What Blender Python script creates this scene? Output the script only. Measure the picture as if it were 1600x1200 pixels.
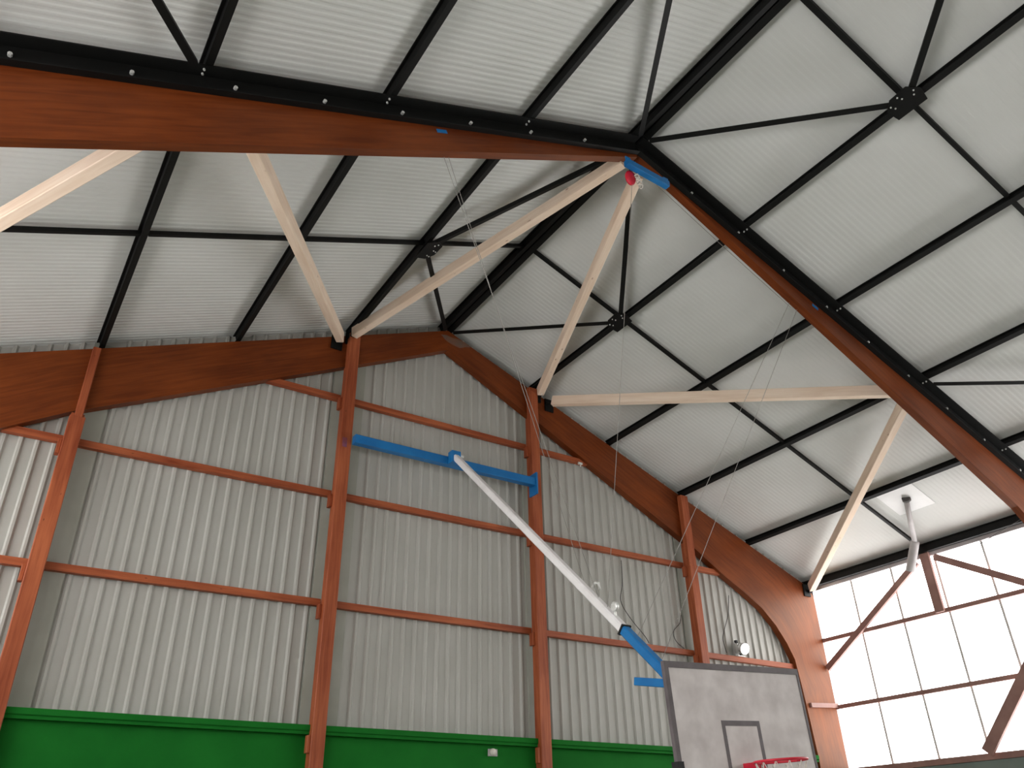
import bpy, math, random
from mathutils import Vector, Matrix

random.seed(7)
for o in list(bpy.data.objects):
    bpy.data.objects.remove(o)
S = bpy.context.scene
C = S.collection

# ------------------------------------------------------------------ camera
CAM = Vector((-6.205, -11.644, 2.36))
YAW, PITCH, ROLL = math.radians(33.337), math.radians(30.109), math.radians(-1.295)
fwd = Vector((math.sin(YAW) * math.cos(PITCH), math.cos(YAW) * math.cos(PITCH), math.sin(PITCH)))
rgt = Vector((math.cos(YAW), -math.sin(YAW), 0))
upv = rgt.cross(fwd)
r2 = rgt * math.cos(ROLL) + upv * math.sin(ROLL)
u2 = upv * math.cos(ROLL) - rgt * math.sin(ROLL)
cam = bpy.data.cameras.new('camera')
cam.sensor_width = 36.0
cam.lens = 1272.37 / 1600 * 36.0
cam.clip_end = 200
camo = bpy.data.objects.new('camera', cam)
C.objects.link(camo)
camo.matrix_world = Matrix(((r2.x, u2.x, -fwd.x, CAM.x), (r2.y, u2.y, -fwd.y, CAM.y),
                            (r2.z, u2.z, -fwd.z, CAM.z), (0, 0, 0, 1)))
S.camera = camo

# ------------------------------------------------------------------ world, light level
PANE = 5.9            # radiance of the daylit translucent wall panes
w = bpy.data.worlds.new('overcast_sky')
S.world = w
w.use_nodes = True
w.node_tree.nodes['Background'].inputs[0].default_value = (0.80, 0.88, 1.0, 1)
w.node_tree.nodes['Background'].inputs[1].default_value = 1.0
S.view_settings.view_transform = 'Standard'
S.view_settings.look = 'None'
S.view_settings.gamma = 1
S.view_settings.use_curve_mapping = False
S.view_settings.exposure = 0.0
S.cycles.max_bounces = 5
S.cycles.diffuse_bounces = 3
S.cycles.glossy_bounces = 2
S.cycles.caustics_reflective = False
S.cycles.caustics_refractive = False

# ------------------------------------------------------------------ materials
def lin(c):
    return tuple(((v / 255) / 12.92 if v / 255 <= 0.04045 else ((v / 255 + 0.055) / 1.055) ** 2.4) for v in c) + (1,)

def newmat(name, rough=0.6, metal=0.0, spec=0.4):
    m = bpy.data.materials.new(name)
    m.use_nodes = True
    nt = m.node_tree
    b = nt.nodes['Principled BSDF']
    b.inputs['Roughness'].default_value = rough
    b.inputs['Metallic'].default_value = metal
    b.inputs['Specular IOR Level'].default_value = spec
    return m, nt, b

def mottled(name, a, b2, scale=3.0, rough=0.6, metal=0.0, spec=0.4, bump=0.0, detail=6, lo=0.35, hi=0.65, stretch=None, coord='Object'):
    m, nt, b = newmat(name, rough, metal, spec)
    N, L = nt.nodes, nt.links
    tc = N.new('ShaderNodeTexCoord')
    mp = N.new('ShaderNodeMapping')
    if stretch:
        mp.inputs['Scale'].default_value = stretch
    L.new(tc.outputs[coord], mp.inputs[0])
    n = N.new('ShaderNodeTexNoise')
    n.inputs['Scale'].default_value = scale
    n.inputs['Detail'].default_value = detail
    L.new(mp.outputs[0], n.inputs['Vector'])
    r = N.new('ShaderNodeValToRGB')
    r.color_ramp.elements[0].position = lo
    r.color_ramp.elements[1].position = hi
    r.color_ramp.elements[0].color = lin(a)
    r.color_ramp.elements[1].color = lin(b2)
    L.new(n.outputs['Fac'], r.inputs[0])
    L.new(r.outputs[0], b.inputs['Base Color'])
    if bump:
        bp = N.new('ShaderNodeBump')
        bp.inputs['Strength'].default_value = bump
        bp.inputs['Distance'].default_value = 0.01
        L.new(n.outputs['Fac'], bp.inputs['Height'])
        L.new(bp.outputs[0], b.inputs['Normal'])
    return m

def wood(name, dark, light, lam=0.0, knots=0.0, knot_col=(90, 50, 30), rough=0.55, spec=0.3, tint=None):
    """u runs along the piece, v across it (metres)"""
    m, nt, b = newmat(name, rough, 0, spec)
    if tint:
        b.inputs['Specular Tint'].default_value = tint + (1,)
    N, L = nt.nodes, nt.links
    uv = N.new('ShaderNodeUVMap')
    mp = N.new('ShaderNodeMapping')
    mp.inputs['Scale'].default_value = (0.9, 14, 1)
    L.new(uv.outputs[0], mp.inputs[0])
    n = N.new('ShaderNodeTexNoise')
    n.inputs['Scale'].default_value = 1.6
    n.inputs['Detail'].default_value = 7
    n.inputs['Distortion'].default_value = 0.6
    L.new(mp.outputs[0], n.inputs['Vector'])
    mp2 = N.new('ShaderNodeMapping')
    mp2.inputs['Scale'].default_value = (0.7, 1.6, 1)
    L.new(uv.outputs[0], mp2.inputs[0])
    n2 = N.new('ShaderNodeTexNoise')
    n2.inputs['Scale'].default_value = 1.1
    n2.inputs['Detail'].default_value = 4
    L.new(mp2.outputs[0], n2.inputs['Vector'])
    av = N.new('ShaderNodeMath')
    av.operation = 'MULTIPLY_ADD'
    av.inputs[1].default_value = 0.45
    L.new(n.outputs['Fac'], av.inputs[0])
    sc = N.new('ShaderNodeMath')
    sc.operation = 'MULTIPLY'
    sc.inputs[1].default_value = 0.55
    L.new(n2.outputs['Fac'], sc.inputs[0])
    L.new(sc.outputs[0], av.inputs[2])
    r = N.new('ShaderNodeValToRGB')
    r.color_ramp.elements[0].position = 0.36
    r.color_ramp.elements[1].position = 0.64
    r.color_ramp.elements[0].color = lin(dark)
    r.color_ramp.elements[1].color = lin(light)
    L.new(av.outputs[0], r.inputs[0])
    col = r.outputs[0]
    if lam:
        sep = N.new('ShaderNodeSeparateXYZ')
        L.new(uv.outputs[0], sep.inputs[0])
        dv = N.new('ShaderNodeMath'); dv.operation = 'DIVIDE'; dv.inputs[1].default_value = lam
        L.new(sep.outputs['Y'], dv.inputs[0])
        fr = N.new('ShaderNodeMath'); fr.operation = 'FRACT'
        L.new(dv.outputs[0], fr.inputs[0])
        lt = N.new('ShaderNodeMath'); lt.operation = 'LESS_THAN'; lt.inputs[1].default_value = 0.07
        L.new(fr.outputs[0], lt.inputs[0])
        mx = N.new('ShaderNodeMixRGB'); mx.blend_type = 'MULTIPLY'
        mx.inputs[2].default_value = (0.72, 0.68, 0.66, 1)
        L.new(lt.outputs[0], mx.inputs[0]); L.new(col, mx.inputs[1])
        col = mx.outputs[0]
    if knots:
        mp3 = N.new('ShaderNodeMapping')
        mp3.inputs['Scale'].default_value = (2.6, 6.0, 1)
        L.new(uv.outputs[0], mp3.inputs[0])
        v = N.new('ShaderNodeTexVoronoi')
        v.inputs['Scale'].default_value = 1.0
        L.new(mp3.outputs[0], v.inputs['Vector'])
        r3 = N.new('ShaderNodeValToRGB')
        r3.color_ramp.elements[0].position = 0.0
        r3.color_ramp.elements[1].position = knots
        r3.color_ramp.elements[0].color = (1, 1, 1, 1)
        r3.color_ramp.elements[1].color = (0, 0, 0, 1)
        L.new(v.outputs['Distance'], r3.inputs[0])
        mx = N.new('ShaderNodeMixRGB')
        mx.inputs[2].default_value = lin(knot_col)
        L.new(r3.outputs[0], mx.inputs[0]); L.new(col, mx.inputs[1])
        col = mx.outputs[0]
    L.new(col, b.inputs['Base Color'])
    return m

M = {}
M['glulam'] = wood('stained_glulam', (86, 34, 10), (122, 57, 21), lam=0.0, rough=0.48, spec=0.42, tint=(1.0, 0.72, 0.46))
M['post_wood'] = wood('stained_post_wood', (124, 54, 27), (172, 94, 58), knots=0.06, knot_col=(60, 25, 15))
M['pale_wood'] = wood('pale_spruce', (222, 196, 172), (238, 218, 198), knots=0.10, knot_col=(140, 95, 66), rough=0.7)
M['steel'] = mottled('black_painted_steel', (9, 10, 9), (14, 14, 13), 2.0, rough=0.6, spec=0.22)
M['bolt'] = mottled('zinc_bolt', (205, 205, 200), (235, 235, 232), 30, rough=0.35, metal=0.3)
M['roof'] = mottled('white_roof_sheet', (204, 205, 201), (212, 213, 210), 0.6, rough=0.5, spec=0.35)
M['clad'] = mottled('grey_wall_sheet', (171, 170, 163), (179, 178, 172), 0.8, rough=0.5, spec=0.3)
M['green'] = mottled('green_wall_paint', (18, 98, 30), (24, 108, 35), 1.3, rough=0.8, spec=0.12)
M['blue'] = mottled('blue_enamel', (20, 102, 164), (28, 114, 176), 3, rough=0.4)
M['white'] = mottled('white_enamel', (228, 224, 224), (238, 235, 235), 4, rough=0.4)
M['board'] = mottled('worn_grey_board', (190, 182, 180), (214, 207, 205), 4.0, rough=0.65, detail=5)
M['board_edge'] = mottled('dark_board_band', (82, 74, 76), (98, 90, 92), 6, rough=0.6)
M['black'] = mottled('black_rubber', (16, 16, 16), (26, 26, 26), 8, rough=0.7)
M['red'] = mottled('red_paint', (190, 28, 50), (215, 44, 66), 6, rough=0.4)
M['rope'] = mottled('white_rope', (206, 198, 188), (226, 220, 212), 40, rough=0.85)
M['cable'] = mottled('grey_wire_cable', (128, 124, 118), (150, 146, 140), 20, rough=0.5)
M['darkcable'] = mottled('dark_wire', (58, 56, 54), (76, 72, 70), 20, rough=0.6)
M['wine'] = mottled('brown_red_steel', (140, 104, 96), (158, 122, 112), 3, rough=0.55)
M['mullion'] = mottled('grey_glazing_bar', (206, 204, 202), (218, 216, 214), 5, rough=0.5)
M['lintel'] = mottled('pale_grey_flashing', (186, 180, 182), (204, 199, 200), 2, rough=0.5)
M['pipe'] = mottled('grey_plastic_pipe', (172, 168, 168), (192, 188, 188), 4, rough=0.45)
M['lowwall'] = mottled('grey_green_low_wall', (112, 122, 116), (128, 138, 132), 1.2, rough=0.7)
M['floor'] = mottled('tan_sport_floor', (150, 150, 140), (164, 164, 154), 0.8, rough=0.4)
M['chrome'] = mottled('chromed_reflector', (225, 225, 225), (245, 245, 245), 5, rough=0.15, metal=0.9)
M['patch'] = mottled('white_repair_sheet', (236, 236, 236), (244, 244, 244), 3, rough=0.5)
M['mark'] = mottled('faded_blue_paint', (112, 66, 92), (140, 64, 52), 9, rough=0.7)
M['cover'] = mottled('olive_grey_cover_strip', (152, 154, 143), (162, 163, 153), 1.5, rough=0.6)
M['stain'] = mottled('grey_weather_stain', (98, 84, 74), (122, 78, 56), 5, rough=0.7)
m, nt, b = newmat('daylit_translucent_pane', 0.5)
b.inputs['Base Color'].default_value = (0.85, 0.85, 0.85, 1)
b.inputs['Emission Color'].default_value = (1.0, 1.0, 0.995, 1)
b.inputs['Emission Strength'].default_value = PANE
M['pane'] = m

# ------------------------------------------------------------------ helpers
def tag(o, label=None, cat=None, group=None, kind=None):
    if label: o['label'] = label
    if cat: o['category'] = cat
    if group: o['group'] = group
    if kind: o['kind'] = kind
    return o

def empty(name, loc):
    o = bpy.data.objects.new(name, None)
    o.empty_display_size = 0.2
    C.objects.link(o)
    o.location = loc
    return o

def origin_of(parent):
    v = Vector((0, 0, 0))
    while parent is not None:
        v += parent.location
        parent = parent.parent
    return v

def mesh(name, verts, faces, mat, parent=None, uvs=None, smooth=False):
    """one mesh object from world-space points; its origin is its parent's base or its own base"""
    vs = [Vector(v) for v in verts]
    if parent is not None:
        org, loc = origin_of(parent), Vector((0, 0, 0))
    else:
        n = len(vs)
        org = Vector((sum(v.x for v in vs) / n, sum(v.y for v in vs) / n, min(v.z for v in vs)))
        loc = org
    me = bpy.data.meshes.new(name)
    me.from_pydata([v - org for v in vs], [], faces)
    if uvs:
        ul = me.uv_layers.new(name='UVMap')
        for poly in me.polygons:
            for li, uvp in zip(poly.loop_indices, uvs[poly.index]):
                ul.data[li].uv = uvp
    if smooth:
        for poly in me.polygons:
            poly.use_smooth = True
    me.materials.append(M[mat])
    o = bpy.data.objects.new(name, me)
    C.objects.link(o)
    o.location = loc
    if parent is not None:
        o.parent = parent
    return o

def profile_data(A, B, prof, up=(0, 0, 1), base=0):
    """sweep the closed polygon prof [(side, up)] from A to B"""
    A, B = Vector(A), Vector(B)
    d = (B - A)
    ln = d.length
    d.normalize()
    side = d.cross(Vector(up))
    side.normalize()
    u = side.cross(d)
    n = len(prof)
    vs = [A + side * p[0] + u * p[1] for p in prof] + [B + side * p[0] + u * p[1] for p in prof]
    fs, uvs = [], []
    acc = base * 1.7
    for i in range(n):
        j = (i + 1) % n
        e = math.dist(prof[i], prof[j])
        fs.append((i, j, n + j, n + i))
        uvs.append([(base, acc), (base, acc + e), (base + ln, acc + e), (base + ln, acc)])
        acc += e
    fs.append(tuple(reversed(range(n))))
    uvs.append([(base + p[0], p[1]) for p in reversed(prof)])
    fs.append(tuple(range(n, 2 * n)))
    uvs.append([(base + p[0], p[1]) for p in prof])
    return vs, fs, uvs

def beam(name, A, B, prof, mat, parent=None, up=(0, 0, 1)):
    vs, fs, uvs = profile_data(A, B, prof, up, random.uniform(0, 40))
    return mesh(name, vs, fs, mat, parent, uvs)

def rect(wd, h, cx=0, cy=0):
    return [(cx - wd / 2, cy - h / 2), (cx + wd / 2, cy - h / 2), (cx + wd / 2, cy + h / 2), (cx - wd / 2, cy + h / 2)]

def chamfer(wd, h, c=0.012):
    a, b = wd / 2, h / 2
    return [(-a + c, -b), (a - c, -b), (a, -b + c), (a, b - c), (a - c, b), (-a + c, b), (-a, b - c), (-a, -b + c)]

def isec(fl, dp, tf=0.014, tw=0.012):
    a, b = fl / 2, tw / 2
    return [(-a, 0), (a, 0), (a, tf), (b, tf), (b, dp - tf), (a, dp - tf), (a, dp), (-a, dp), (-a, dp - tf), (-b, dp - tf), (-b, tf), (-a, tf)]

def angle(wd, t=0.008):
    return [(0, 0), (wd, 0), (wd, t), (t, t), (t, wd), (0, wd)]

def box(name, lo, hi, mat, parent=None, ch=0.0):
    lo, hi = Vector(lo), Vector(hi)
    ax = max(range(3), key=lambda i: hi[i] - lo[i])
    c = (lo + hi) / 2
    A, B = c.copy(), c.copy()
    A[ax], B[ax] = lo[ax], hi[ax]
    sz = hi - lo
    if ax == 2:
        up, wd, h = (0, 1, 0), sz.x, sz.y
    elif ax == 0:
        up, wd, h = (0, 0, 1), sz.y, sz.z
    else:
        up, wd, h = (0, 0, 1), sz.x, sz.z
    return beam(name, A, B, chamfer(wd, h, ch) if ch else rect(wd, h), mat, parent, up)

def ngon(r, n=8, ph=0.0):
    return [(r * math.cos(ph + 2 * math.pi * i / n), r * math.sin(ph + 2 * math.pi * i / n)) for i in range(n)]

def tube(name, pts, r, mat, parent=None, n=6):
    pts = [Vector(p) for p in pts]
    vs, fs = [], []
    ref = Vector((0.13, 0.21, 0.97))
    for i, p in enumerate(pts):
        d = (pts[min(i + 1, len(pts) - 1)] - pts[max(i - 1, 0)]).normalized()
        s = d.cross(ref)
        if s.length < 1e-3:
            s = d.cross(Vector((1, 0, 0)))
        s.normalize()
        u = s.cross(d)
        rr = r[i] if isinstance(r, (list, tuple)) else r
        for k in range(n):
            a = 2 * math.pi * k / n
            vs.append(p + s * rr * math.cos(a) + u * rr * math.sin(a))
    for i in range(len(pts) - 1):
        for k in range(n):
            k2 = (k + 1) % n
            fs.append((i * n + k, i * n + k2, (i + 1) * n + k2, (i + 1) * n + k))
    fs.append(tuple(reversed(range(n))))
    fs.append(tuple(range((len(pts) - 1) * n, len(pts) * n)))
    return mesh(name, vs, fs, mat, parent, smooth=True)

def bolt(p, axis, parent, r=0.018, l=0.03, mat='bolt'):
    p, axis = Vector(p), Vector(axis).normalized()
    up = (0, 0, 1) if abs(axis.z) < 0.9 else (0, 1, 0)
    return beam('bolt', p, p + axis * l, ngon(r, 6), mat, parent, up)

# ------------------------------------------------------------------ building data (metres)
T = 0.3974                 # roof slope
ZR = 11.254                # purlin underside at the ridge
BAY = 5.60                 # frame spacing, near frame's front face
COS = 1 / math.sqrt(1 + T * T)
PD = 0.13                 # purlin depth
XW = 9.5                   # glazed side wall
YB = -17.0                 # back end of the hall
def zpur(x): return ZR - T * abs(x)
def zroof(x): return ZR + 0.149 - T * abs(x)
PXS = {-1: [0.0, 1.92, 3.82, 5.72, 7.62, 9.36], 1: [0.0, 1.955, 3.855, 5.755, 7.655, 9.36]}
PX = PXS[-1]

# ------------------------------------------------------------------ the setting
def plate(name, lo, hi, mat): return box(name, lo, hi, mat)

tag(plate('floor', (-9.9, YB, -0.1), (9.9, 0.4, 0.0), 'floor'), 'tan sports hall floor below the picture', 'floor', kind='structure')

# roof sheets with fine ribs running down the slope
def roof_sheet(sgn, label):
    pitch, d = 0.085, (0.0065 if sgn < 0 else 0.0025)
    ys, zo = [], []
    y = 0.42
    while y > YB - 0.1:
        for dy, dz in ((0, 0), (0.022, -d), (0.046, -d), (0.062, 0)):
            ys.append(y - dy); zo.append(dz)
        y -= pitch
    vs, fs = [], []
    for yy, dz in zip(ys, zo):
        vs.append((0.0, yy, zroof(0) + dz)); vs.append((sgn * 9.9, yy, zroof(9.9) + dz))
    n = len(ys)
    for i in range(n - 1):
        fs.append((2 * i, 2 * i + 1, 2 * i + 3, 2 * i + 2) if sgn > 0 else (2 * i, 2 * i + 2, 2 * i + 3, 2 * i + 1))
    k = len(vs)      # outer skin closes the sheet
    vs += [(0, ys[0], zroof(0) + 0.08), (sgn * 9.9, ys[0], zroof(9.9) + 0.08), (0, ys[-1], zroof(0) + 0.08), (sgn * 9.9, ys[-1], zroof(9.9) + 0.08)]
    fs.append((k, k + 1, k + 3, k + 2))
    o = mesh('ceiling', vs, fs, 'roof')
    return tag(o, label, 'ceiling', kind='structure')
roof_sheet(-1, 'white ribbed metal roof sheeting of the left slope, above the long stained beam')
roof_sheet(1, 'white ribbed metal roof sheeting of the right slope, above the glazed wall')

# gable wall: ribbed sheet
POST_X = [-5.79, -1.91, 1.88, 5.67]
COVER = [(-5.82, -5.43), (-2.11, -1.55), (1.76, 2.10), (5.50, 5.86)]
def cladding():
    y0, d = 0.205, 0.034
    xs = []
    x = -9.6
    while x < 9.6:
        if not any(a_ - 0.085 < x < b_ + 0.005 for a_, b_ in COVER):
            xs += [(x, 0), (x + 0.022, -d), (x + 0.052, -d), (x + 0.078, 0)]
        x += 0.2
    vs, fs = [], []
    pts = [(-9.7, 0)] + xs
    # the ridge is a point of the outline
    pts = [p for p in pts if p[0] < -0.02] + [(0.0, 0.0)] + [p for p in pts if p[0] > 0.02] + [(9.7, 0)]
    for px_, dd in pts:
        vs.append((px_, y0 + dd, 3.7)); vs.append((px_, y0 + dd, zroof(px_) + 0.03))
    for i in range(len(pts) - 1):
        fs.append((2 * i, 2 * i + 2, 2 * i + 3, 2 * i + 1))
    k = len(vs)
    vs += [(-9.7, 0.33, 0), (9.7, 0.33, 0), (9.7, 0.33, zroof(9.7)), (0, 0.33, zroof(0)), (-9.7, 0.33, zroof(9.7))]
    fs.append((k, k + 1, k + 2, k + 3, k + 4))
    return mesh('wall_back', vs, fs, 'clad')
wall_back = tag(cladding(), 'pale grey ribbed metal gable wall behind the red-brown posts', 'wall', kind='structure')
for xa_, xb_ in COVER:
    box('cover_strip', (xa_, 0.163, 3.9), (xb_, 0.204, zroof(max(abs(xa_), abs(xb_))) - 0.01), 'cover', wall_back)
tag(plate('wall_back_base', (-8.55, 0.07, 0), (8.55, 0.30, 3.89), 'green'), 'dark green painted lower part of the gable wall', 'wall', kind='structure')
trim = beam('trim_1', (-8.54, 0.06, 3.86), (8.54, 0.06, 3.86), [(-0.09, 0.12), (-0.09, 0.0), (0.075, 0.0), (0.075, 0.035), (0.095, 0.05), (0.095, 0.12)], 'green')
tag(trim, 'green ledge along the top of the green lower wall', 'trim', kind='structure')
tag(plate('wall_front', (-9.7, YB - 0.2, 0), (9.7, YB, 7.4), 'clad'), 'far end wall of the hall behind the viewer', 'wall', kind='structure')
fv = [(-9.7, YB, 7.4), (9.7, YB, 7.4), (9.7, YB, zroof(9.7)), (0, YB, zroof(0)), (-9.7, YB, zroof(9.7))]
gv = fv + [(v[0], YB - 0.2, v[2]) for v in fv]
g = mesh('wall_front_gable', gv, [(4, 3, 2, 1, 0), (5, 6, 7, 8, 9), (0, 1, 6, 5), (1, 2, 7, 6), (2, 3, 8, 7), (3, 4, 9, 8), (4, 0, 5, 9)], 'clad')
tag(g, 'gable of the end wall behind the viewer', 'wall', kind='structure')

# side walls: low wall, glazing in each bay
SIDES = ((1, 'right'), (-1, 'left'))
for sg, sn in SIDES:
    lo, hi = sorted((sg * 9.445, sg * 9.64))
    tag(plate('trim_corner', (lo, 0.002, 0), (hi, 0.34, 7.57), 'lintel'), 'pale corner flashing where the %s glazing meets the gable' % sn, 'trim', kind='structure')
Z_SILL, Z_TOP = 3.72, 7.40
bays = [(0.0, -BAY - 0.06), (-BAY - 0.06, -2 * BAY - 0.12), (-2 * BAY - 0.12, YB)]
bn = ['beside the gable', 'beside the middle frames', 'at the far end behind the viewer']
wn = 0
for sg, sn in SIDES:
    lo, hi = sorted((sg * 9.44, sg * 9.62))
    tag(plate('wall_' + sn, (lo, YB, 0), (hi, 0.3, Z_SILL - 0.06), 'lowwall'), 'grey-green low wall under the %s glazing' % sn, 'wall', kind='structure')
    lo, hi = sorted((sg * 9.47, sg * 9.62))
    tag(plate('trim_lintel', (lo, YB, Z_TOP), (hi, 0.2, zroof(9.62) - 0.012), 'lintel'), 'pale grey flashing over the glazing of the %s wall' % sn, 'trim', kind='structure')
    for bi, (ya, yb) in enumerate(bays):
        wn += 1
        root = empty('window_%d' % wn, (sg * XW, (ya + yb) / 2, Z_SILL))
        tag(root, 'bright translucent glazing of the %s wall %s' % (sn, bn[bi]), 'window', kind='structure')
        levels = [Z_SILL, 4.94, 6.31, Z_TOP]
        cols = [ya]
        k = 1
        while ya - k * 0.985 > yb + 0.3:
            cols.append(ya - k * 0.985); k += 1
        cols.append(yb)
        for a in range(3):
            for c in range(len(cols) - 1):
                lo, hi = sorted((sg * 9.52, sg * 9.535))
                box('pane', (lo, cols[c + 1] + 0.006, levels[a] + 0.006), (hi, cols[c] - 0.006, levels[a + 1] - 0.006), 'pane', root)
        for y in cols[1:-1]:
            lo, hi = sorted((sg * 9.495, sg * 9.55))
            box('mullion', (lo, y - 0.022, Z_SILL), (hi, y + 0.022, Z_TOP), 'mullion', root)
        for z in (4.94, 6.31):
            lo, hi = sorted((sg * 9.44, sg * 9.494))
            box('transom', (lo, yb, z - 0.04), (hi, ya, z + 0.04), 'wine', root)
        lo, hi = sorted((sg * 9.40, sg * 9.519))
        box('window_sill', (lo, yb, Z_SILL - 0.055), (hi, ya, Z_SILL + 0.05), 'wine', root)

# ------------------------------------------------------------------ glulam portal frames
def half_frame(sg, y0, y1, apex_low, slope_low, near, parent):
    if near:
        haunch = [(6.645, apex_low - 6.645 * slope_low), (7.2, apex_low - 7.2 * slope_low), (7.66, apex_low - 7.66 * slope_low), (8.0, 6.90), (8.27, 6.50), (8.42, 5.95)]
    else:
        haunch = [(6.645, 7.36), (7.2, 7.07), (7.66, 6.80), (8.0, 6.48), (8.25, 6.14), (8.41, 5.82)]
    inn = [(0.0, apex_low), (1.0, apex_low - slope_low), (2.1, apex_low - 2.1 * slope_low), (3.6, apex_low - 3.6 * slope_low), (5.0, apex_low - 5.0 * slope_low),
           (5.9, apex_low - 5.9 * slope_low), *haunch, (8.47, 5.3), (8.51, 4.83), (8.57, 3.95), (8.62, 0.0)]
    zt = lambda x: 11.205 - 0.4 * x
    out = [(0.0, zt(0)), (1.05, zt(1.05)), (2.25, zt(2.25)), (3.85, zt(3.85)), (5.35, zt(5.35)), (6.3, zt(6.3)), (7.1, zt(7.1)), (7.8, zt(7.8)), (8.5, zt(8.5)),
           (9.0, zt(9.0)), (9.30, zt(9.3)), (9.44, 7.28), (9.44, 6.6), (9.44, 5.3), (9.44, 4.0), (9.44, 0.0)]
    vs, fs, uvs = [], [], []
    n = len(inn)
    us = [0]
    for i in range(1, n):
        us.append(us[-1] + math.dist(((inn[i][0] + out[i][0]) / 2, (inn[i][1] + out[i][1]) / 2), ((inn[i - 1][0] + out[i - 1][0]) / 2, (inn[i - 1][1] + out[i - 1][1]) / 2)))
    b = random.uniform(0, 30)
    for i in range(n):
        for (x, z) in (inn[i], out[i]):
            for y in (y0, y1):
                vs.append((sg * x, y, z))
    def q(f, uv):
        if sg < 0:
            f, uv = f[::-1], uv[::-1]
        fs.append(f); uvs.append(uv)
    for i in range(n - 1):
        a, c = 4 * i, 4 * (i + 1)
        d0, d1 = math.dist(inn[i], out[i]), math.dist(inn[i + 1], out[i + 1])
        u0, u1 = us[i] + b, us[i + 1] + b
        q((a, c, c + 2, a + 2), [(u0, 0), (u1, 0), (u1, d1), (u0, d0)])                       # front
        q((a + 1, a + 3, c + 3, c + 1), [(u0, 5), (u0, 5 + d0), (u1, 5 + d1), (u1, 5)])       # back
        q((a, a + 1, c + 1, c), [(u0, 9), (u0, 9.14), (u1, 9.14), (u1, 9)])                   # soffit
        q((a + 2, c + 2, c + 3, a + 3), [(u0, 12), (u1, 12), (u1, 12.14), (u0, 12.14)])       # top
    q((0, 2, 3, 1), [(0, 0), (0, .4), (.14, .4), (.14, 0)])
    e = 4 * (n - 1)
    q((e, e + 1, e + 3, e + 2), [(0, 0), (.14, 0), (.14, .9), (0, .9)])
    return mesh('rafter_and_column', vs, fs, 'glulam', parent, uvs)

gf = empty('gable_portal', (0, 0, 0))
tag(gf, 'red-brown stained laminated timber frame standing against the gable wall', 'portal frame')
for sg in (-1, 1):
    half_frame(sg, 0.0, 0.15, 10.765, 0.5, False, gf)
vs = []
for i in range(14):
    a = 2 * math.pi * i / 14
    k = 1 + 0.18 * math.sin(3 * a) + 0.1 * math.cos(5 * a)
    vs.append((0.17 + 0.30 * k * math.cos(a), -0.003, 11.0 + 0.09 * k * math.sin(a) - 0.02 * math.cos(a)))
st = mesh('stain_patch', vs, [tuple(range(14))], 'stain', gf)
tag(st, 'grey stain on the apex of the gable frame')

nf = empty('overhead_portal', (0, -BAY, 0))
tag(nf, 'red-brown stained laminated timber frame crossing overhead with black steel on its side', 'portal frame')
for sg in (-1, 1):
    half_frame(sg, -BAY, -BAY + 0.12, 10.965 if sg < 0 else 11.05, 0.506, True, nf)
def tape(x, z, sl, wd, h, parent):
    o = beam('tape_mark', (x - wd / 2, -BAY - 0.002, z + sl * wd / 2), (x + wd / 2, -BAY - 0.002, z - sl * wd / 2), rect(0.004, h), 'blue', parent)
    return tag(o, 'small blue tape mark')
tape(-3.13, 9.70, -0.40, 0.13, 0.05, nf)
tape(3.40, 9.60, 0.40, 0.12, 0.05, nf)
cf = empty('rear_portal', (0, -2 * BAY - 0.06, 0))
tag(cf, 'red-brown stained laminated timber frame directly above the viewer', 'portal frame')
for sg in (-1, 1):
    half_frame(sg, -2 * BAY - 0.06, -2 * BAY + 0.06, 11.0, 0.506, True, cf)

# black steel channels bolted to the face of the near frame
for sg, sn in ((-1, 'left'), (1, 'right')):
    A = Vector((sg * 0.03, -BAY - 0.001, zpur(0.03) - 0.002))
    B = Vector((sg * 9.2, -BAY - 0.001, zpur(9.2) - 0.002))
    root = empty('steel_channel', (sg * 9.2, -BAY, zpur(9.2) - 0.35))
    tag(root, 'black steel channel with bolts on the %s arm of the overhead timber frame' % ('long left' if sg < 0 else 'steep right'), 'steel channel', 'channels on the overhead frame')
    H = 0.225
    k = -1 if sg < 0 else 1   # sweep side axis points to the viewer
    d = (B - A).normalized()
    side = d.cross(Vector((0, 0, 1)))
    s = 1 if side.y < 0 else -1
    pr = [(0, 0), (0, -H), (s * 0.08, -H), (s * 0.08, -H + 0.014), (s * 0.014, -H + 0.014), (s * 0.014, -0.016), (s * 0.155, -0.016), (s * 0.155, 0)]
    if s < 0:
        pr = pr[::-1]
    beam('channel_profile', A, B, pr, 'steel', root)
    for i in range(10):
        x = 0.98 + 0.89 * i
        if x > 9: break
        zc = zpur(x) - 0.125 / COS
        bolt((sg * x, -BAY - 0.013, zc), (0, -1, 0), root, 0.020, 0.035)
    for px_ in PXS[sg][1:5]:
        for dy in (0.05, 0.11):
            bolt((sg * (px_ + 0.035), -BAY - dy, zpur(px_ + 0.035) - 0.016 / COS), (-sg * T * COS, 0, -COS), root, 0.012, 0.02)

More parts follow.
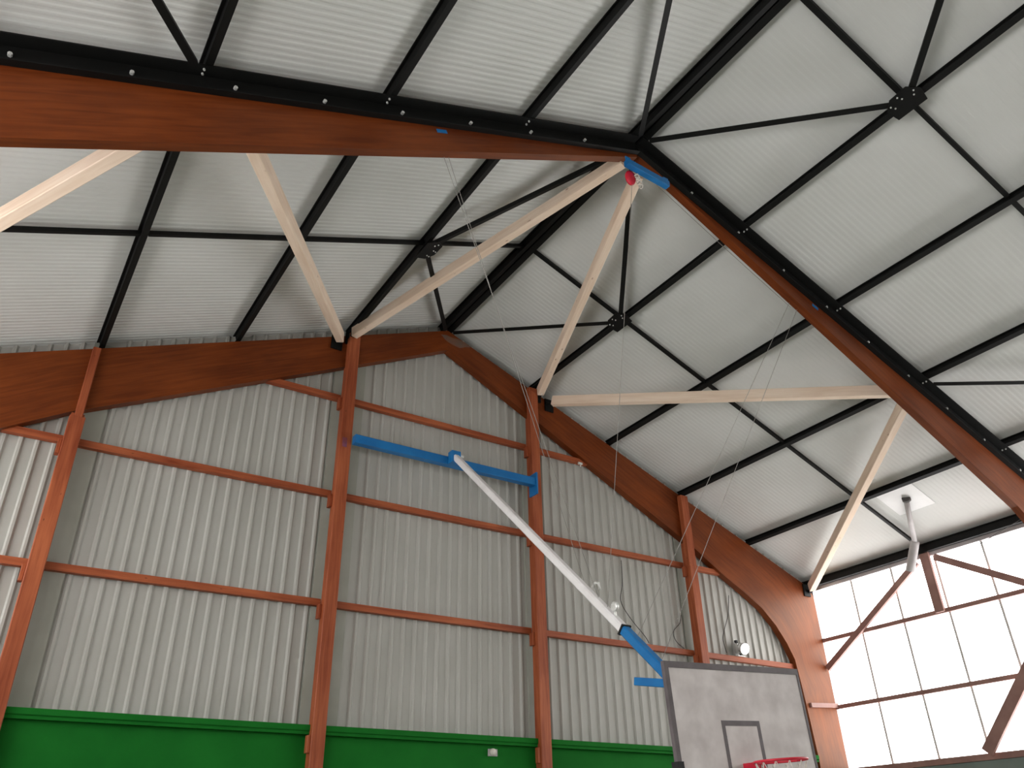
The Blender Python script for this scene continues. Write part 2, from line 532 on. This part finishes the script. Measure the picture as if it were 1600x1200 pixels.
# ------------------------------------------------------------------ purlins
ordn = ['ridge', 'first', 'second', 'third', 'fourth', 'eaves']
bay_y = [(0.16, -BAY - 0.08), (-BAY - 0.083, -2 * BAY - 0.06)]
bay_txt = ['bay next to the gable', 'bay nearer the viewer']
for sg, sn in SIDES:
    sl = Vector((sg * COS, 0, -T * COS))        # down the slope
    nrm = Vector((sg * T * COS, 0, COS))
    for i, x in enumerate(PXS[sg]):
        for b_, (ya, yb) in enumerate(bay_y):
            if i == 0:
                p = Vector((sg * 0.058, 0, zpur(0.058) + 0.001)); lab = 'black steel purlin on the %s side of the ridge, %s' % (sn, bay_txt[b_])
                prof = isec(0.10, PD)
            elif i == 5:
                p = Vector((sg * 9.39, 0, 7.468)); lab = 'black steel eaves beam on top of the %s wall, %s' % (sn, bay_txt[b_])
                prof = isec(0.10, 0.165)
            else:
                p = Vector((sg * x, 0, zpur(x) + 0.001)); lab = 'black steel purlin, %s below the ridge, %s slope, %s' % (ordn[i], sn, bay_txt[b_])
                prof = isec(0.08, PD)
            A, Bp = p.copy(), p.copy()
            A.y, Bp.y = ya, yb
            o = beam('roof_purlin', A, Bp, prof, 'steel', None, nrm if i < 5 else (0, 0, 1))
            tag(o, lab, 'purlin', 'black roof purlins')

# ------------------------------------------------------------------ thin tie bars and wind braces between the purlins
def roofpt(sg, x, y, dz=0.068):
    return Vector((sg * x, y, zpur(x) + dz))
YM = [-2.80, -8.46]
bt = ['gable bay', 'nearer bay']
for b_, ym in enumerate(YM):
    for sg, sn in SIDES:
        for i in range(5):
            PX = PXS[sg]
            x0, x1 = PX[i] + (0.075 if i == 0 else 0.01), PX[i + 1] - 0.01
            if i == 4: x1 = 9.33
            root = empty('tie_bar', roofpt(sg, x1, ym))
            a, c = roofpt(sg, x0, ym), roofpt(sg, x1, ym)
            d = (c - a).normalized()
            wd = 0.075 if i == 0 and b_ == 1 else 0.055
            beam('bar', a + d * 0.03, c - d * 0.03, rect(wd, wd), 'steel', root)
            beam('end_rod', a - d * 0.01, a + d * 0.05, ngon(0.010, 6), 'steel', root)
            beam('end_rod', c - d * 0.05, c + d * 0.01, ngon(0.010, 6), 'steel', root)
            ft = 'ridge to first purlin' if i == 0 else '%s purlin to eaves beam' % ordn[i] if i == 4 else '%s to %s purlin' % (ordn[i], ordn[i + 1])
            tag(root, 'thin black tie bar from %s, %s slope, %s' % (ft, sn, bt[b_]), 'tie bar', 'thin tie bars of the roof')

def brace(sg, P, Q, label, wd=0.078):
    o = beam('wind_brace', P, Q, [(-wd / 2, 0), (wd / 2, 0), (wd / 2, 0.008), (-wd / 2 + 0.008, 0.008), (-wd / 2 + 0.008, wd * 0.8), (-wd / 2, wd * 0.8)], 'steel', None, (sg * T * COS, 0, COS))
    return tag(o, label, 'brace', 'black wind braces of the roof')
frames_y = [0.02, -BAY - 0.06, -2 * BAY - 0.06]
for b_, ym in enumerate(YM):
    for sg, sn in SIDES:
        for k in (0, 1):
            yf = frames_y[b_ + k]
            dirn = -1 if k == 0 else 1
            P = roofpt(sg, 0.08, yf + dirn * ((0.14 if k == 0 else 0.23) if yf < -1 else 0.07), -0.068)
            Q = roofpt(sg, 1.84, ym - dirn * 0.10, -0.068)
            fr = [['the gable apex', 'the apex of the overhead frame'], ['the apex of the overhead frame', 'the rear frame']][b_][k]
            brace(sg, P, Q, 'black brace from %s to the first %s purlin, %s' % (fr, sn, bt[b_]))
        # gusset under the purlin
        root = empty('gusset_plate', roofpt(sg, 1.9, ym, -0.03))
        sl = Vector((sg * COS, 0, -T * COS)); nr = Vector((sg * T * COS, 0, COS))
        c0 = roofpt(sg, PXS[sg][1], ym, -0.084)
        out2 = [(0.06, -0.2), (0.06, 0.2), (-0.12, 0.235), (-0.235, 0.12), (-0.25, -0.12), (-0.12, -0.235)]
        vs = [c0 + sl * a + Vector((0, 1, 0)) * c for a, c in out2] + [c0 + nr * 0.012 + sl * a + Vector((0, 1, 0)) * c for a, c in out2]
        n = 6
        fs = [tuple(range(n)), tuple(reversed(range(n, 2 * n)))] + [(i, i + n, (i + 1) % n + n, (i + 1) % n) for i in range(n)]
        mesh('plate', vs, fs, 'steel', root)
        for a, c in ((-0.15, 0.16), (-0.10, 0.13), (-0.15, -0.16), (-0.10, -0.13), (-0.2, 0.03), (-0.15, 0.0)):
            bolt(c0 + sl * a + Vector((0, c, 0)), -nr, root, 0.011, 0.012)
        tag(root, 'bolted black gusset plate under the first purlin, %s slope, %s' % (sn, bt[b_]), 'gusset plate', 'gusset plates of the roof bracing')
for sg, sn in SIDES:
    P = roofpt(sg, 5.84, -BAY - 0.18, -0.075)
    Q = roofpt(sg, 7.6, -8.36, -0.075)
    brace(sg, P, Q, 'slanting black brace from the third to the fourth %s purlin in the nearer bay' % sn, 0.075)

# ------------------------------------------------------------------ pale timber struts between the two frames
def strut(P, Q, label, shoe):
    P, Q = Vector(P), Vector(Q)
    root = empty('timber_strut', P)
    beam('timber', P, Q, chamfer(0.13, 0.19, 0.008), 'pale_wood', root)
    d = (Q - P).normalized()
    if shoe:
        h = Vector((d.x, d.y, 0)).normalized()
        # a black steel shoe: back plate on the frame and a tongue under the timber
        box('shoe_plate', (P.x - 0.10, -0.03, P.z - 0.17), (P.x + 0.10, -0.002, P.z + 0.10), 'steel', root)
        beam('shoe_tongue', P - d * 0.14 + Vector((0, 0, -0.03)), P + d * 0.02 + Vector((0, 0, -0.03)), rect(0.08, 0.07), 'steel', root)
        bolt(P + d * 0.05 + Vector((0, -0.02, -0.097)), (0, -0.3, -1), root, 0.012, 0.015)
    tag(root, label, 'timber strut', 'pale timber struts under the roof')
yn = -BAY + 0.122
strut((-1.95, -0.16, 10.39), (-0.18, yn, 10.90), 'pale new timber strut from the left gable post up to the overhead apex', True)
strut((2.02, -0.16, 10.36), (0.10, yn, 10.80), 'pale new timber strut from the overhead apex down to the right gable post', True)
strut((2.32, -0.16, 10.22), (5.5, yn, 8.78), 'nearly level pale timber strut from the right gable post to the overhead frame', True)
strut((9.22, -0.16, 7.42), (5.62, yn, 8.78), 'pale timber strut rising from the corner by the glazed wall', True)
strut((-2.2, -0.16, 10.22), (-5.19, yn, 8.56), 'pale timber strut leaning left from the left gable post with a dark joint', True)
strut((-9.22, -0.16, 7.42), (-6.02, yn, 8.17), 'pale timber strut at the left edge under the long overhead beam', True)

# ------------------------------------------------------------------ gable posts and girts
gz = [5.69, 7.43, 9.18]
post_txt = ['leftmost gable post beside the green wall edge', 'gable post at the left end of the blue bar', 'gable post at the right end of the blue bar', 'short looking gable post above the backboard']
def zlow(x): return 10.765 - 0.5 * abs(x)
for x, txt in zip(POST_X, post_txt):
    root = empty('gable_post', (x, -0.06, 0))
    ztop = 11.205 - 0.4 * abs(x) - 0.02
    hw = 0.1
    if x < -5:
        zc_ = zlow(abs(x)) - 0.15
        box('front_timber', (x - hw, -0.125, 0), (x + hw, -0.001, zc_), 'post_wood', root, 0.01)
        box('tongue', (x - 0.045, -0.115, zc_), (x + 0.06, -0.001, ztop - 0.02), 'post_wood', root, 0.01)
    else:
        box('front_timber', (x - hw, -0.125, 0), (x + hw, -0.001, ztop - 0.02), 'post_wood', root, 0.01)
    box('rear_timber', (x - hw + 0.015, 0.0, 0), (x + hw - 0.015, 0.068, zlow(abs(x) + hw) - 0.005), 'post_wood', root)
    for z in gz:
        if z < zlow(abs(x)) - 0.25:
            box('cleat', (x - hw - 0.05, -0.04, z - 0.26), (x - hw, 0.065, z - 0.055), 'post_wood', root, 0.006)
    box('cleat', (x - hw - 0.045, -0.09, 3.62), (x - hw, 0.0, 3.84), 'post_wood', root, 0.006)
    tag(root, 'red-brown timber ' + txt, 'post', 'timber posts of the gable wall')
    if abs(x + 1.91) < 0.01:
        o = box('paint_mark', (x - 0.06, -0.128, 8.19), (x + 0.02, -0.1255, 8.36), 'mark', root)
        tag(o, 'faded blue paint mark')
def xlow(z): return (10.765 - z) / 0.5     # where the frame's soffit is at height z
def girt(xa, xb, z, label, cut_a=False, cut_b=False):
    h, y0, y1 = 0.05, 0.07, 0.16
    at, ab, bt_, bb = xa, xa, xb, xb
    if cut_a: at, ab = -xlow(z + h) + 0.002, -xlow(z - h) + 0.002
    if cut_b: bt_, bb = xlow(z + h) - 0.002, xlow(z - h) - 0.002
    vs = [(ab, y0, z - h), (bb, y0, z - h), (bb, y1, z - h), (ab, y1, z - h), (at, y0, z + h), (bt_, y0, z + h), (bt_, y1, z + h), (at, y1, z + h)]
    ln, b0 = xb - xa, random.uniform(0, 40)
    strip = lambda v: [(b0, v), (b0 + ln, v), (b0 + ln, v + 0.1), (b0, v + 0.1)]
    end = [(b0, 0), (b0 + .1, 0), (b0 + .1, .1), (b0, .1)]
    o = mesh('wall_girt', vs, [(3, 2, 1, 0), (4, 5, 6, 7), (0, 1, 5, 4), (2, 3, 7, 6), (1, 2, 6, 5), (3, 0, 4, 7)], 'post_wood', None, [strip(0), strip(.2), strip(.4), strip(.6), end, end])
    tag(o, label, 'girt', 'timber girts of the gable wall')
hw = 0.085
names_b = ['left of the leftmost post', 'between the two left posts', 'between the posts that hold the blue bar', 'left of the short post above the backboard', 'between the short post and the right column']
lev = ['lowest', 'middle', 'top']
for li, z in enumerate(gz):
    lim = xlow(z + 0.05) if z > 7.3 else 8.42
    edges = [-lim] + [p for p in POST_X if abs(p) < lim] + [lim]
    for a, c in zip(edges[:-1], edges[1:]):
        xa = a + (hw + 0.006 if a in POST_X else 0.0)
        xc = c - (hw + 0.006 if c in POST_X else 0.0)
        ca, cb = (a == -lim and z > 7.3), (c == lim and z > 7.3)
        mid = (a + c) / 2
        bi = 0 if mid < -5.79 else 1 if mid < -1.91 else 2 if mid < 1.88 else 3 if mid < 5.67 else 4
        girt(xa, xc, z, '%s red-brown timber girt %s' % (lev[li], names_b[bi]), ca, cb)

# ------------------------------------------------------------------ braces in the right glazed wall
def wbrace(A, B, wd, dp, label):
    o = beam('wall_brace', A, B, rect(dp, wd), 'wine', None, (1, 0, 0) if abs(A[0] - B[0]) < 1e-6 else (0, 0, 1))
    tag(o, label, 'brace', 'brown-red braces of the glazed wall')
def wb(Aa, Bb, wd, x0, x1, label):
    a, b_ = Vector((0, *Aa)), Vector((0, *Bb))
    d = (b_ - a).normalized()
    n = Vector((0, -d.z, d.y)) * wd / 2
    vs = []
    for xx in (x0, x1):
        for p in (a - n, b_ - n, b_ + n, a + n):
            vs.append((xx, p.y, p.z))
    o = mesh('wall_brace', vs, [(0, 1, 2, 3), (7, 6, 5, 4), (0, 4, 5, 1), (1, 5, 6, 2), (2, 6, 7, 3), (3, 7, 4, 0)], 'wine')
    tag(o, label, 'brace', 'brown-red braces of the glazed wall')
wb((-0.02, 5.72), (-2.62, 7.33), 0.12, 9.37, 9.435, 'slanting brown-red brace rising from the right column in front of the glazing')
wb((-3.02, 7.33), (-5.50, 5.83), 0.13, 9.37, 9.435, 'slanting brown-red brace falling to the right edge in front of the glazing')
wb((-2.82, 6.29), (-2.82, 7.46), 0.19, 9.38, 9.438, 'short upright brown-red stub under the eaves beam of the glazed wall')
wb((-3.0, 3.78), (-4.9, 5.84), 0.2, 9.30, 9.365, 'thick slanting brown-red brace at the lower right corner of the picture')
o = beam('wall_rail', (8.60, -0.028, 4.925), (9.46, -0.028, 4.97), rect(0.05, 0.085), 'wine')
tag(o, 'brown-red rail end fixed across the right timber column', 'rail')

# ------------------------------------------------------------------ grey pipe and repair sheet by the eaves
pp = empty('vent_pipe', (9.0, -2.67, 7.07))
r = 0.045
tube('upper_pipe', [(8.13, -3.50, zroof(8.13) - 0.012), (8.55, -3.22, 7.90), (9.0, -2.93, 7.56)], 0.05, 'pipe', pp, 10)
tube('lower_pipe', [(8.98, -2.95, 7.60), (9.0, -2.9, 7.52), (9.0, -2.67, 7.07)], 0.085, 'pipe', pp, 10)
tube('roof_collar', [(8.12, -3.505, zroof(8.13) - 0.010), (8.17, -3.48, zroof(8.13) - 0.06)], 0.08, 'darkcable', pp, 10)
tag(pp, 'grey bent pipe hanging from the roof sheet near the glazed wall', 'pipe')
c0 = Vector((8.17, -3.47, zroof(8.17) - 0.007))
sl = Vector((COS, 0, -T * COS)); nr = Vector((T * COS, 0, COS))
vs = [c0 + sl * a + Vector((0, c, 0)) - nr * k for k in (0.0, 0.006) for a, c in ((-0.36, -0.36), (0.36, -0.36), (0.36, 0.40), (-0.36, 0.40))]
o = mesh('roof_patch', vs, [(0, 1, 2, 3), (7, 6, 5, 4), (0, 4, 5, 1), (1, 5, 6, 2), (2, 6, 7, 3), (3, 7, 4, 0)], 'patch')
tag(o, 'square white repair sheet on the roof around the grey pipe', 'roof sheet')

# ------------------------------------------------------------------ basketball goal hung from the gable
bg = empty('basketball_goal', (0, -6.0, 2.8))
tag(bg, 'grey basketball backboard on a long white boom hinged to a blue bar', 'basketball goal')
mb = box('mounting_beam', (-1.80, -0.27, 8.25), (1.765, -0.13, 8.40), 'blue', bg, 0.01)
box('end_plate', (1.75, -0.30, 8.08), (1.779, -0.05, 8.50), 'blue', bg)
hb = box('hinge_bracket', (-0.09, -0.42, 8.24), (0.09, -0.27, 8.46), 'blue', bg, 0.01)
bolt((0.09, -0.37, 8.40), (1, 0, 0), bg, 0.03, 0.07)
P0, P1, P2 = Vector((0, -0.40, 8.34)), Vector((0, -4.46, 4.53)), Vector((0, -5.30, 3.74))
beam('boom', P0, P1, chamfer(0.105, 0.105, 0.018), 'white', bg)
d = (P2 - P1).normalized()
beam('boom_sleeve', P1 - d * 0.05, P2 + d * 0.05, chamfer(0.108, 0.108, 0.014), 'blue', bg)
beam('sleeve_collar', P1 - d * 0.06, P1 - d * 0.035, rect(0.13, 0.13), 'black', bg)
beam('support_arm', (0, -4.55, 3.985), (0, -5.96, 3.70), chamfer(0.07, 0.085, 0.006), 'blue', bg)
box('cross_arm', (-0.6, -5.97, 3.2), (0.6, -5.90, 3.3), 'blue', bg, 0.008)
box('upright_arm', (-0.06, -5.97, 3.15), (0.06, -5.91, 3.75), 'blue', bg)
tag(tube('shackle', [P1 + Vector((0, 0.55, 0.66)), P1 + Vector((0, 0.50, 0.70)), P1 + Vector((0, 0.44, 0.68)), P1 + Vector((0, 0.42, 0.60))], 0.018, 'bolt', bg), 'metal shackle on the boom')
tag(tube('pulley_block', [P1 + Vector((-0.02, 0.17, 0.33)), P1 + Vector((-0.015, 0.17, 0.33)), P1 + Vector((0.015, 0.17, 0.33)), P1 + Vector((0.02, 0.17, 0.33))], [0.04, 0.06, 0.06, 0.04], 'bolt', bg, 14), 'small pale pulley block on the boom')
tube('pulley_stem', [P1 + Vector((0, 0.17, 0.30)), P1 + Vector((0, 0.17, 0.19))], 0.018, 'bolt', bg)
# the board hangs a little out of level
RB = Matrix.Rotation(math.radians(-2.6), 3, 'Y')
BC = Vector((-0.005, -6.0, 3.37))
def bp(x, y, z): return BC + RB @ Vector((x, y, z))
def bbox(name, x0, x1, y0, y1, z0, z1, mat, parent):
    v = [bp(x, y, z) for x, y, z in ((x0, y0, z0), (x1, y0, z0), (x1, y1, z0), (x0, y1, z0), (x0, y0, z1), (x1, y0, z1), (x1, y1, z1), (x0, y1, z1))]
    return mesh(name, v, [(3, 2, 1, 0), (4, 5, 6, 7), (0, 1, 5, 4), (1, 2, 6, 5), (2, 3, 7, 6), (3, 0, 4, 7)], mat, parent)
bd = bbox('backboard', -0.9, 0.9, 0.0, 0.03, -0.525, 0.525, 'board', bg)
for nm, (x0, x1, z0, z1) in (('border_band', (-0.905, 0.905, 0.475, 0.53)), ('border_band', (-0.905, 0.905, -0.53, -0.475)),
                             ('border_band', (-0.905, -0.855, -0.475, 0.475)), ('border_band', (0.875, 0.905, -0.475, 0.475))):
    bbox(nm, x0, x1, -0.006, 0.034, z0, z1, 'board_edge', bd)
for (x0, x1, z0, z1) in ((-0.295, 0.295 - 0.09, -0.01, 0.035), (-0.295, -0.255, -0.36, -0.01), (0.165, 0.205, -0.36, -0.01), (-0.295, 0.205, -0.40, -0.36)):
    bbox('target_line', x0, x1, -0.003, 0.0, z0, z1, 'board_edge', bd)
bbox('edge_pad', -0.925, -0.855, -0.03, 0.05, -0.56, -0.30, 'black', bd)
bbox('edge_pad', -0.855, 0.925, -0.03, 0.05, -0.56, -0.50, 'black', bd)
RC = bp(-0.045, -0.375, -0.335)
ring = [RC + RB @ Vector((0.225 * math.cos(2 * math.pi * i / 40), 0.225 * math.sin(2 * math.pi * i / 40), 0)) for i in range(41)]
rim = tube('rim', ring, 0.011, 'red', bg, 8)
bbox('rim_bracket', -0.11, 0.02, -0.15, 0.0, -0.375, -0.325, 'red', rim)
for i in range(12):
    a = 2 * math.pi * i / 12
    a2 = a + math.pi / 12
    pts = [RC + Vector((0.222 * math.cos(a), 0.222 * math.sin(a), -0.012)), RC + Vector((0.185 * math.cos(a2), 0.185 * math.sin(a2), -0.14)),
           RC + Vector((0.15 * math.cos(a), 0.15 * math.sin(a), -0.27)), RC + Vector((0.13 * math.cos(a2), 0.13 * math.sin(a2), -0.40))]
    tube('net_cord', pts, 0.004, 'rope', rim, 4)
    pts = [RC + Vector((0.222 * math.cos(a), 0.222 * math.sin(a), -0.012)), RC + Vector((0.185 * math.cos(a - math.pi / 12), 0.185 * math.sin(a - math.pi / 12), -0.14)),
           RC + Vector((0.15 * math.cos(a), 0.15 * math.sin(a), -0.27))]
    tube('net_cord', pts, 0.004, 'rope', rim, 4)

# ------------------------------------------------------------------ blue hoist bar at the overhead apex
hr = empty('hoist_bar', (0.0, -5.70, 10.3))
beam('bar', (-0.33, -5.70, 10.60), (0.42, -5.70, 10.55), chamfer(0.09, 0.105, 0.008), 'blue', hr)
beam('hook_plate', (-0.29, -5.70, 10.64), (-0.29, -5.70, 10.72), rect(0.09, 0.014), 'blue', hr, (0, 1, 0))
beam('hook_plate', (0.40, -5.70, 10.59), (0.40, -5.70, 10.68), rect(0.09, 0.014), 'blue', hr, (0, 1, 0))
cc = Vector((-0.185, -5.60, 10.48))
vs, fs = [], []
for i in range(9):
    th = math.pi * i / 8
    for k in range(14):
        a = 2 * math.pi * k / 14
        vs.append(cc + Vector((0.085 * math.sin(th) * math.cos(a), 0.06 * math.sin(th) * math.sin(a), 0.115 * math.cos(th) * (1.0 if math.cos(th) > 0 else 1.25))))
for i in range(8):
    for k in range(14):
        fs.append((i * 14 + k, i * 14 + (k + 1) % 14, (i + 1) * 14 + (k + 1) % 14, (i + 1) * 14 + k))
rp = mesh('red_pulley', vs, fs, 'red', hr, smooth=True)
tag(rp, 'rounded red pulley under the blue bar')
kn = []
for i in range(40):
    a = i * 0.9
    kn.append(Vector((-0.14 + 0.03 * math.cos(a) + 0.0018 * i, -5.67 + 0.025 * math.sin(a), 10.50 - 0.0055 * i + 0.015 * math.sin(a * 1.7))))
tag(tube('rope_knot', kn, 0.010, 'rope', hr, 5), 'knotted white rope')
tag(hr, 'short blue hoist bar with red pulley under the overhead apex', 'hoist')

# ------------------------------------------------------------------ thin cables
def sagline(A, B, n=10, sag=0.05):
    A, B = Vector(A), Vector(B)
    return [A.lerp(B, i / n) - Vector((0, 0, sag * 4 * (i / n) * (1 - i / n))) for i in range(n + 1)]
def cable(pts, r, label, mat='cable', group=None):
    o = tube('cable', pts, r, mat, None, 5)
    tag(o, label, 'cable', group)
yc = -BAY + 0.10
cable(sagline((-3.04, yc, 9.42), (0.0, -4.00, 5.04), sag=0.0), 0.0035, 'left one of two thin cables from the long overhead beam to the white boom')
cable(sagline((-2.98, yc, 9.45), (0.03, -3.7, 5.33), sag=0.0), 0.0035, 'right one of two thin cables from the long overhead beam to the white boom')
cable(sagline((2.92, yc, 9.565), (0.02, -4.62, 4.46), sag=0.0), 0.0035, 'left one of two thin cables from the right overhead beam to the blue sleeve')
cable(sagline((3.07, yc, 9.49), (0.04, -4.95, 4.15), sag=0.0), 0.0035, 'right one of two thin cables from the right overhead beam to the blue sleeve')
cable(sagline((-0.17, -5.60, 10.36), (0.0, -4.16, 4.89), sag=0.0), 0.0035, 'thin plumb cable from the red pulley to the white boom')
cable(sagline((0.42, -BAY + 0.11, 10.74), (2.95, -BAY + 0.11, 9.49), sag=0.02), 0.004, 'thin cable running along under the right overhead beam')
cable(sagline((9.33, -5.3, 7.62), (9.33, -3.45, 7.16), sag=0.0), 0.006, 'thin wire crossing the top of the glazing', 'darkcable')
def wallwire(pts, label):
    pts = [Vector(p) for p in pts]
    out = []
    for i in range(len(pts) - 1):
        p0, p1, p2, p3 = pts[max(i - 1, 0)], pts[i], pts[i + 1], pts[min(i + 2, len(pts) - 1)]
        for k in range(6):
            t_ = k / 6
            out.append(0.5 * ((2 * p1) + (p2 - p0) * t_ + (2 * p0 - 5 * p1 + 4 * p2 - p3) * t_ * t_ + (3 * p1 - p0 - 3 * p2 + p3) * t_ ** 3))
    out.append(pts[-1])
    cable(out, 0.008, label, 'darkcable')
yw = 0.145
wallwire([(5.42, yw, 6.42), (5.36, yw, 6.25), (5.19, yw, 6.10), (5.16, yw, 5.98), (5.24, yw, 5.86), (5.40, yw, 5.77)], 'loose dark wire curling on the wall left of the short post')
wallwire([(6.86, yw, 7.0), (6.76, yw, 6.6), (6.56, yw, 6.22), (6.50, yw, 6.05), (6.55, yw, 5.80)], 'loose dark wire hanging beside the chrome floodlight')
wallwire([(4.0, yw, 7.3), (3.98, yw, 6.85), (3.90, yw, 6.5), (4.1, yw, 6.2), (4.42, yw, 5.9), (4.5, yw, 5.78)], 'loose dark wire on the wall behind the blue sleeve')

# ------------------------------------------------------------------ floodlight on the girt, small fitting on the green wall
fl = empty('floodlight', (6.86, -0.02, 5.745))
box('foot_plate', (6.76, 0.04, 5.742), (6.96, 0.14, 5.756), 'bolt', fl)
box('housing', (6.76, 0.02, 5.79), (6.98, 0.12, 6.0), 'chrome', fl, 0.02)
beam('reflector', (6.87, 0.02, 5.90), (6.87, -0.06, 5.87), [(0.13 * math.cos(a) * 0.95, 0.11 * math.sin(a)) for a in [2 * math.pi * i / 16 for i in range(16)]], 'chrome', fl)
box('yoke', (6.855, 0.06, 5.75), (6.885, 0.09, 5.80), 'black', fl)
box('cable_gland', (6.74, 0.03, 6.0), (6.79, 0.08, 6.05), 'black', fl)
tag(fl, 'small chrome floodlight on the lowest girt right of the short post', 'floodlight')
wf = empty('wall_fitting', (0.98, 0.0, 3.70))
box('fitting_base', (0.90, 0.045, 3.70), (1.06, 0.069, 3.80), 'lintel', wf)
tube('fitting_cap', [(0.96, 0.045, 3.76), (0.96, 0.0, 3.75), (0.98, -0.03, 3.73)], [0.05, 0.055, 0.03], 'rope', wf, 10)
tag(wf, 'small pale fitting on the green wall under the ledge', 'wall fitting')
sb = empty('bright_clamp', (3.2, 0.0, 9.1))
box('clamp_body', (3.02, 0.03, 9.09), (3.12, 0.065, 9.13), 'bolt', sb)
tube('clamp_screw', [(3.07, 0.045, 9.09), (3.07, 0.045, 9.04)], 0.012, 'bolt', sb, 6)
tag(sb, 'tiny bright metal clamp at the cut end of the top right girt', 'clamp')
